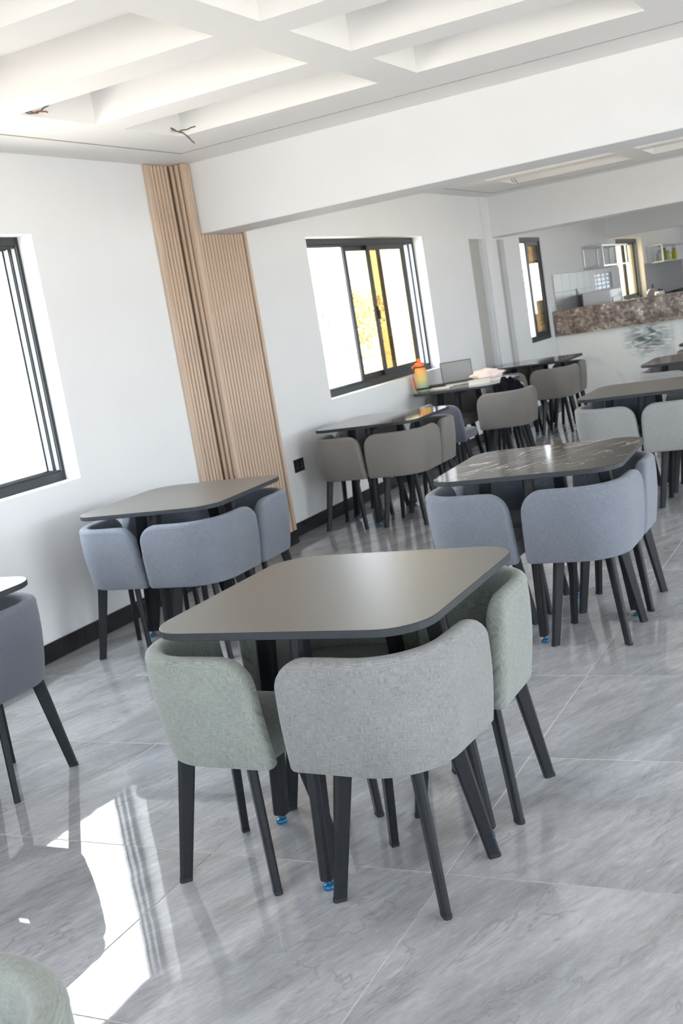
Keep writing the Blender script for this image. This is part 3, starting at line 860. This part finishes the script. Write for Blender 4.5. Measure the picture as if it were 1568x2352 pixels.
obj('body', MB().lathe([(0.058, 0.0), (0.064, 0.006), (0.066, 0.05), (0.064, 0.15), (0.060, 0.195), (0.052, 0.21), (0.045, 0.216)], n=28), bottle_mat(), bt, smooth=True, auto=0.7)
obj('base_ring', MB().lathe([(0.0665, 0.022), (0.068, 0.026), (0.068, 0.034), (0.0665, 0.038)], n=28), M['cap'], bt, smooth=True)
cp = obj('cap', MB().lathe([(0.046, 0.216), (0.049, 0.22), (0.049, 0.25), (0.044, 0.256), (0.02, 0.258)], n=24), orange, bt, smooth=True, auto=0.7)
obj('spout', MB().lathe([(0.02, 0.256), (0.022, 0.262), (0.02, 0.285), (0.012, 0.292)], n=16), orange, cp, smooth=True, auto=0.9)
obj('neck_band', MB().lathe([(0.0485, 0.212), (0.051, 0.215), (0.051, 0.22), (0.0485, 0.223)], n=24), M['cap'], bt, smooth=True)
hd = MB(); hd.tube([(-0.05, -0.01, 0.235), (-0.082, -0.015, 0.22), (-0.086, -0.015, 0.12), (-0.078, -0.012, 0.03), (-0.062, -0.01, 0.02)], 0.011, 8)
obj('handle', hd, orange, bt, smooth=True)

lt = thing('laptop', 'open silver laptop with a blank grey screen on the window table', 'laptop', (-3.81, 10.0, 0.757), math.radians(30))
silver = solid_of((0.62, 0.60, 0.56), 0.35, metal=0.3)
obj('keyboard_base', MB().box((-0.15, -0.20, 0.001), (0.15, 0.02, 0.017)), silver, lt, bevel=0.004)
keys = obj('key_field', MB().box((-0.13, -0.105, 0.017), (0.13, 0.0, 0.019)), solid_of((0.09, 0.09, 0.09), 0.5), lt)
tilt = math.radians(14)
lid = MB(); 
def tl(x, yy, z): return (x, 0.018 + yy * math.cos(tilt) + z * math.sin(tilt), 0.018 + z * math.cos(tilt) - yy * math.sin(tilt))
lid.box((-0.15, 0, 0), (0.15, 0.007, 0.205)); lid.v = [tl(*v) for v in lid.v]
lo = obj('lid', lid, solid_of((0.06, 0.065, 0.07), 0.4), lt)
sc_ = MB(); sc_.box((-0.143, -0.0015, 0.012), (0.143, 0.0, 0.197)); sc_.v = [tl(*v) for v in sc_.v]
obj('screen', sc_, solid_of((0.30, 0.315, 0.33), 0.25), lo)

def book(loc, rz, size, cover, label):
    t = thing('book', label, 'book', loc, rz)
    w, d, h = size
    obj('pages', MB().box((-w / 2 + .004, -d / 2 + .003, .003), (w / 2 - .004, d / 2 - .003, h - .003)), solid_of((0.78, 0.75, 0.68), 0.8), t)
    c = MB(); c.box((-w / 2, -d / 2, 0), (w / 2, d / 2, .003)); c.box((-w / 2, -d / 2, h - .003), (w / 2, d / 2, h)); c.box((-w / 2, d / 2 - .003, .003), (w / 2, d / 2, h - .003))
    obj('cover', c, solid_of(cover, 0.5), t, bevel=0.001, segs=1)
book((-3.50, 9.70, 0.757), math.radians(20), (0.20, 0.15, 0.036), (0.72, 0.70, 0.68), 'thick pale book lying beside the laptop')
book((-3.45, 9.95, 0.757), math.radians(-12), (0.24, 0.17, 0.020), (0.70, 0.71, 0.78), 'thin white and blue folder under the pink cloth')
book((-3.88, 9.70, 0.757), math.radians(6), (0.20, 0.14, 0.010), (0.76, 0.74, 0.68), 'slim cream notebook in front of the laptop')
def lump(name, label, cat, loc, sx, sy, sz, mat, seed, rz=0, sag=1.0):
    bm = bmesh.new(); bmesh.ops.create_icosphere(bm, subdivisions=5, radius=1)
    rnd = random.Random(seed); waves = [(Vector((rnd.gauss(0, 1), rnd.gauss(0, 1), rnd.gauss(0, 1))) * rnd.uniform(2, 6), rnd.random() * 6, rnd.uniform(.02, .07)) for _ in range(14)]
    for v in bm.verts:
        p = v.co.copy(); q = 1 + sum(a * math.sin(k.dot(p) + f) for k, f, a in waves)
        p *= q
        p.z = max(p.z, -0.55)
        v.co = Vector((p.x * sx, p.y * sy, (p.z + 0.55) * sz))
    me = bpy.data.meshes.new(name); bm.to_mesh(me); bm.free(); me.materials.append(mat)
    me.polygons.foreach_set('use_smooth', [True] * len(me.polygons))
    return tag(link(name, me, None, loc, rz), label, cat)
lump('folded_cloth', 'crumpled pale pink cloth heaped behind the laptop', 'cloth', (-3.52, 10.0, 0.778), 0.14, 0.10, 0.055, solid_of((0.80, 0.68, 0.66), 0.9), 5, 0.3)
tag(obj('pencil_case', MB().box((-0.10, -0.03, 0), (0.10, 0.03, 0.035)), solid_of((0.04, 0.04, 0.045), 0.6), loc=(-3.985, 9.83, 0.757), rotz=0.3, bevel=0.012), 'long dark pencil case between the bottle and the laptop', 'pencil case')

# black jacket bundled on the pulled-out chair
lump('jacket', 'black jacket bundled upright on the chair pulled out from the laptop table', 'jacket', (-3.155, 9.46, 0.452), 0.135, 0.085, 0.225, solid_of((0.006, 0.006, 0.009), 0.95, spec=0.1), 11, 0.2)

# ------------------------------------------------------------------ wall socket, loose wires
so = thing('wall_socket', 'black double socket low on the white wall beside the oak panel', 'socket', (XL, 7.235, 0.51))
obj('plate', MB().box((0.0, -0.073, -0.048), (0.010, 0.073, 0.048)), M['socket'], so, bevel=0.003)
for s in (-1, 1):
    obj('rocker', MB().box((0.010, s * 0.036 - 0.010, 0.018), (0.0135, s * 0.036 + 0.010, 0.036)), M['socket'], so, bevel=0.001, segs=1)
    for dy, dz, w, h in ((0, 0.004, .004, .010), (-0.013, -0.016, .009, .005), (0.013, -0.016, .009, .005)):
        obj('pin_slot', MB().box((0.0098, s * 0.036 + dy - w / 2, dz - h / 2), (0.0104, s * 0.036 + dy + w / 2, dz + h / 2)), M['mark'], so)
wm = [solid_of(c, 0.5) for c in ((0.30, 0.10, 0.07), (0.05, 0.11, 0.08), (0.16, 0.13, 0.10))]
def wires(name_label, paths):
    t = thing('loose_wire', name_label, 'wire', paths[0][0])
    o = Vector(paths[0][0])
    for k, p in enumerate(paths):
        pp = [Vector(q) - o for q in p]; sm = []
        for i in range(len(pp) - 1):
            for s in range(4): sm.append(pp[i].lerp(pp[i + 1], s / 4) + Vector((0, 0, 0.002 * math.sin((i * 4 + s) * 1.3 + k))))
        sm.append(pp[-1])
        obj('strand', MB().tube(sm, 0.0036, 6), wm[k % 3], t, smooth=True)
wires('loose wires hanging out of the coffer by the oak panel', [[(-3.49, 5.37, 2.685), (-3.45, 5.36, 2.66), (-3.40, 5.32, 2.645), (-3.35, 5.31, 2.60), (-3.32, 5.30, 2.565)], [(-3.49, 5.375, 2.68), (-3.46, 5.38, 2.662), (-3.42, 5.42, 2.672), (-3.38, 5.44, 2.678)], [(-3.49, 5.365, 2.687), (-3.45, 5.35, 2.657), (-3.39, 5.315, 2.637), (-3.345, 5.30, 2.597), (-3.325, 5.29, 2.575)]])
wires('red and green wires in the coffer nearest the window', [[(-3.49, 4.20, 2.672), (-3.46, 4.22, 2.66), (-3.45, 4.26, 2.668), (-3.45, 4.30, 2.665)], [(-3.49, 4.27, 2.668), (-3.46, 4.28, 2.68), (-3.46, 4.32, 2.70), (-3.46, 4.36, 2.715)], [(-3.49, 4.19, 2.665), (-3.465, 4.215, 2.655), (-3.455, 4.24, 2.66)]])
wires('short dark wires in the ceiling of the middle bay', [[(-3.46, 11.40, 2.68), (-3.44, 11.42, 2.64), (-3.42, 11.44, 2.60)], [(-3.46, 11.38, 2.68), (-3.47, 11.40, 2.64), (-3.45, 11.43, 2.615)]])

# ------------------------------------------------------------------ bar counter and kitchen
YC = 14.56
bar = thing('bar_counter', 'kitchen bar with white marble front and speckled granite upstand', 'counter', (-1.5, YC, 0))
def lb(x, y_, z): return (x + 1.5, y_ - YC, z)
obj('core', MB().box(lb(XL + 0.002, YC + 0.0705, 0), lb(3.0, YC + 0.35, 1.17)), M['paint'], bar)
xs_ = [XL + 0.001, -2.63, -1.30, 0.03, 1.36, 2.7]
for a, b in zip(xs_, xs_[1:]):
    obj('marble_slab', MB().box(lb(a + 0.001, YC + 0.045, 0), lb(b - 0.001, YC + 0.07, 0.868)), M['marble'], bar, bevel=0.001, segs=1)
gx = [XL + 0.005, -3.07, -2.82, -2.1, -1.3, -0.1, 1.2, 2.7]
for a, b in zip(gx, gx[1:]):
    obj('granite_slab', MB().box(lb(a + 0.0015, YC, 0.872), lb(b - 0.0015, YC + 0.03, 1.178)), M['granite'], bar, bevel=0.002, segs=1)
obj('ledge_strip', MB().box(lb(-4.0, YC - 0.006, 0.862), lb(2.7, YC + 0.045, 0.872)), solid_of((0.45, 0.43, 0.36), 0.5), bar)
obj('granite_top', MB().box(lb(XL + 0.005, YC - 0.01, 1.178), lb(2.7, YC + 0.40, 1.20)), M['granite'], bar, bevel=0.003, segs=1)
# kitchen worktop
wt = thing('kitchen_worktop', 'kitchen worktop along the tiled wall behind the bar', 'worktop', (XL + 0.3, 19.5, 0))
obj('slab', MB().box((-0.29, -4.0, 0.90), (0.33, 5.5, 0.94)), M['granite'], wt)
obj('cupboard_base', MB().box((-0.29, -4.0, 0.0), (0.27, 5.5, 0.90)), M['paint'], wt)
# tiled splashback: each tile a part of the wall
wtile = plain('grey_kitchen_tile', (0.22, 0.223, 0.217), 0.35, noise=0.06, nscale=6)
struct(obj('trim_9', MB().box((XL - 0.002, 14.74, 0.94), (XL + 0.006, 25.0, 1.672)), M['grout']), 'grout bed of the kitchen splashback')
spl = bpy.data.objects['trim_9']
kt = mesh_data('splashback_tile', MB().box((XL, 0.002, 0.001), (XL + 0.012, 0.398, 0.242)), wtile, bevel=0.001, segs=1)
for i in range(25):
    for j in range(3):
        y0_ = 14.76 + i * 0.4; z0_ = 0.943 + j * 0.2435
        rects = [(y0_ + 0.002, y0_ + 0.398, z0_ + 0.001, z0_ + 0.242)]
        for h in (W4, GB):
            new = []
            for (a, b, c, d) in rects:
                if b <= h[0] or a >= h[1] or d <= h[2] or c >= h[3]: new.append((a, b, c, d)); continue
                if a < h[0]: new.append((a, h[0], c, d))
                if b > h[1]: new.append((h[1], b, c, d))
                if c < h[2]: new.append((max(a, h[0]), min(b, h[1]), c, h[2]))
                if d > h[3]: new.append((max(a, h[0]), min(b, h[1]), h[3], d))
            rects = new
        if len(rects) == 1 and rects[0] == (y0_ + 0.002, y0_ + 0.398, z0_ + 0.001, z0_ + 0.242): link('splashback_tile', kt, spl, (0, y0_, z0_))
        else:
            for (a, b, c, d) in rects:
                if b - a > 0.01 and d - c > 0.01: obj('splashback_tile', MB().box((XL, a, c), (XL + 0.012, b, d)), wtile, spl)
# the grout bed must not cover openings
spl.data.clear_geometry()
gm = MB()
for a, b, c, d in ((14.74, GB[0], .94, 1.672), (GB[0], GB[1], .94, GB[2]), (GB[0], GB[1], GB[3], 1.672), (GB[1], W4[0], .94, 1.672), (W4[0], W4[1], .94, W4[2]), (W4[1], 25.0, .94, 1.672)):
    gm.box((XL - 0.002, a, c), (XL + 0.006, b, d))
spl.data.from_pydata(gm.v, [], gm.f); spl.data.update()
# glass blocks
blk = bpy.data.materials.new('frosted_glass_block'); blk.use_nodes = True
nt = blk.node_tree; nt.nodes.clear()
o_ = N(nt, 'ShaderNodeOutputMaterial'); t_ = N(nt, 'ShaderNodeBsdfTranslucent'); t_.inputs[0].default_value = (0.75, 0.78, 0.82, 1)
g_ = N(nt, 'ShaderNodeBsdfGlossy'); g_.inputs['Roughness'].default_value = 0.15; mx_ = N(nt, 'ShaderNodeMixShader'); mx_.inputs[0].default_value = 0.12
L(nt, t_, 0, mx_, 1); L(nt, g_, 0, mx_, 2); L(nt, mx_, 0, o_, 0)
gbk = thing('glass_block_panel', 'panel of small bright square glass blocks in the kitchen wall', 'glass blocks', (XL - 0.1, (GB[0] + GB[1]) / 2, GB[2]))
ny, nz_ = 4, 4
dy, dz = (GB[1] - GB[0]) / ny, (GB[3] - GB[2]) / nz_
bm_ = mesh_data('glass_block', MB().box((0.0, -dy / 2 + 0.045, -dz / 2 + 0.009), (0.08, dy / 2 - 0.045, dz / 2 - 0.009)), blk, bevel=0.004, segs=1)
mm = MB()
for i in range(ny + 1): 
    yy = -(GB[1] - GB[0]) / 2 + i * dy; w_ = 0.043
    mm.box((0.01, max(yy - w_, -(GB[1] - GB[0]) / 2), 0), (0.07, min(yy + w_, (GB[1] - GB[0]) / 2), GB[3] - GB[2]))
for j in range(nz_ + 1):
    zz = j * dz; mm.box((0.012, -(GB[1] - GB[0]) / 2, max(0, zz - .008)), (0.068, (GB[1] - GB[0]) / 2, min(GB[3] - GB[2], zz + .008)))
obj('mortar', mm, wtile, gbk)
for i in range(ny):
    for j in range(nz_): link('glass_block', bm_, gbk, (0, -(GB[1] - GB[0]) / 2 + (i + .5) * dy, (j + .5) * dz))
# wall shelves
def shelf(y0, y1, z0, z1, label, depth=0.30, n=2):
    t = thing('wall_shelf', label, 'shelf', (XL, (y0 + y1) / 2, z0))
    hw = (y1 - y0) / 2
    obj('shelf_board', MB().box((0.002, -hw, 0), (depth, hw, 0.02)), M['steel'], t); obj('shelf_board', MB().box((0.002, -hw, z1 - z0 - 0.02), (depth, hw, z1 - z0)), M['steel'], t)
    for k in range(n + 1):
        yy = -hw + 2 * hw * k / n
        yy = max(-hw + .012, min(hw - .012, yy))
        obj('upright', MB().box((depth - 0.025, yy - .012, 0.02), (depth, yy + .012, z1 - z0 - 0.02)), M['steel'], t)
        obj('bracket', MB().box((0.002, yy - .012, 0.02), (0.02, yy + .012, z1 - z0 - 0.02)), M['steel'], t)
shelf(16.5, 18.2, 1.69, 2.0, 'steel wall shelf with two bays above the kitchen tiles')
shelf(21.15, 23.9, 1.65, 1.97, 'steel wall shelf with bottles beyond the kitchen window')
def jar(loc, r, h, col, label):
    t = thing('storage_jar', label, 'jar', loc)
    obj('body', MB().lathe([(r * .9, 0), (r, 0.01), (r, h * .7), (r * .55, h * .82), (r * .5, h * .9)], n=14), solid_of(col, 0.3), t, smooth=True, auto=0.8)
    obj('lid', MB().lathe([(r * .56, h * .88), (r * .6, h * .9), (r * .6, h)], n=14), solid_of(tuple(c * .6 for c in col), 0.4), t)
for k, (yy, h, col, lab) in enumerate(((21.5, .2, (.55, .58, .6), 'clear grey jar on the far wall shelf'), (21.95, .24, (.20, .35, .10), 'green bottle on the far wall shelf'), (22.3, .18, (.7, .6, .3), 'cream jar on the far wall shelf'), (23.0, .22, (.62, .60, .02), 'bright yellow bottle on the far wall shelf'))):
    jar((XL + 0.18, yy, 1.67), 0.06, h, col, lab)
# microwave-like white box on the worktop
mw = thing('microwave_oven', 'white microwave with a brown door on the kitchen worktop', 'microwave', (XL + 0.30, 16.15, 0.94))
white = solid_of((0.78, 0.77, 0.76), 0.4)
obj('case', MB().box((-0.2, -0.34, 0.01), (0.2, 0.34, 0.42)), white, mw, bevel=0.012)
obj('door', MB().box((0.2, -0.28, 0.05), (0.212, 0.20, 0.31)), solid_of((0.20, 0.16, 0.11), 0.25), mw, bevel=0.004)
obj('handle', MB().box((0.212, 0.24, 0.06), (0.235, 0.26, 0.36)), M['steel'], mw, bevel=0.004)
fa = thing('kitchen_tap', 'arched chrome tap under the kitchen window', 'tap', (XL + 0.25, 19.6, 0.94))
obj('spout', MB().tube([(0, 0, 0)] + [(0.0, 0.0, 0.2)] + [(0.16 * (1 - math.cos(a)) / 2 , 0.0, 0.2 + 0.08 * math.sin(a)) for a in [math.pi * k / 8 for k in range(1, 9)]] + [(0.16, 0, 0.16)], 0.012, 8), M['chrome'], fa, smooth=True)
obj('lever', MB().box((-0.008, -0.07, 0.10), (0.008, 0.0, 0.115)), M['chrome'], fa)
ke = thing('kettle', 'white kettle with a black lid by the kitchen window', 'kettle', (XL + 0.28, 20.5, 0.94))
obj('body', MB().lathe([(0.10, 0), (0.105, 0.02), (0.085, 0.18), (0.07, 0.21)], n=20), white, ke, smooth=True, auto=0.8)
obj('lid', MB().lathe([(0.07, 0.21), (0.06, 0.23), (0.015, 0.235), (0.015, 0.255)], n=16), M['cap'], ke, smooth=True, auto=0.8)
obj('handle', MB().tube([(0, 0.07, 0.2), (0, 0.15, 0.19), (0, 0.15, 0.06), (0, 0.1, 0.03)], 0.012, 8), M['cap'], ke, smooth=True)
obj('spout', MB().tube([(0, -0.08, 0.13), (0, -0.12, 0.19)], [0.03, 0.018], 8), white, ke, smooth=True)
hb = thing('stove', 'black stove standing at the far end of the worktop', 'stove', (XL + 0.3, 22.6, 0.94))
obj('body', MB().box((-0.25, -0.9, 0), (0.25, 0.9, 0.14)), M['socket'], hb, bevel=0.01)
for s in (-1, 0, 1):
    obj('burner', MB().lathe([(0.10, 0.14), (0.10, 0.155), (0.05, 0.165), (0.02, 0.165)], (0, s * 0.55, 0), 16), M['frame'], hb)
for yy, zz in ((15.93, 1.39), (21.35, 1.23)):
    k = thing('wall_switch', 'dark socket on the kitchen tiles ' + ('beside the white microwave' if yy < 17 else 'under the far shelf'), 'socket', (XL + 0.012, yy, zz))
    obj('plate', MB().box((0, -.05, -.05), (.01, .05, .05)), M['socket'], k, bevel=0.002, segs=1)
    obj('rocker', MB().box((.01, -.02, -.02), (.013, .02, .02)), M['frame'], k)
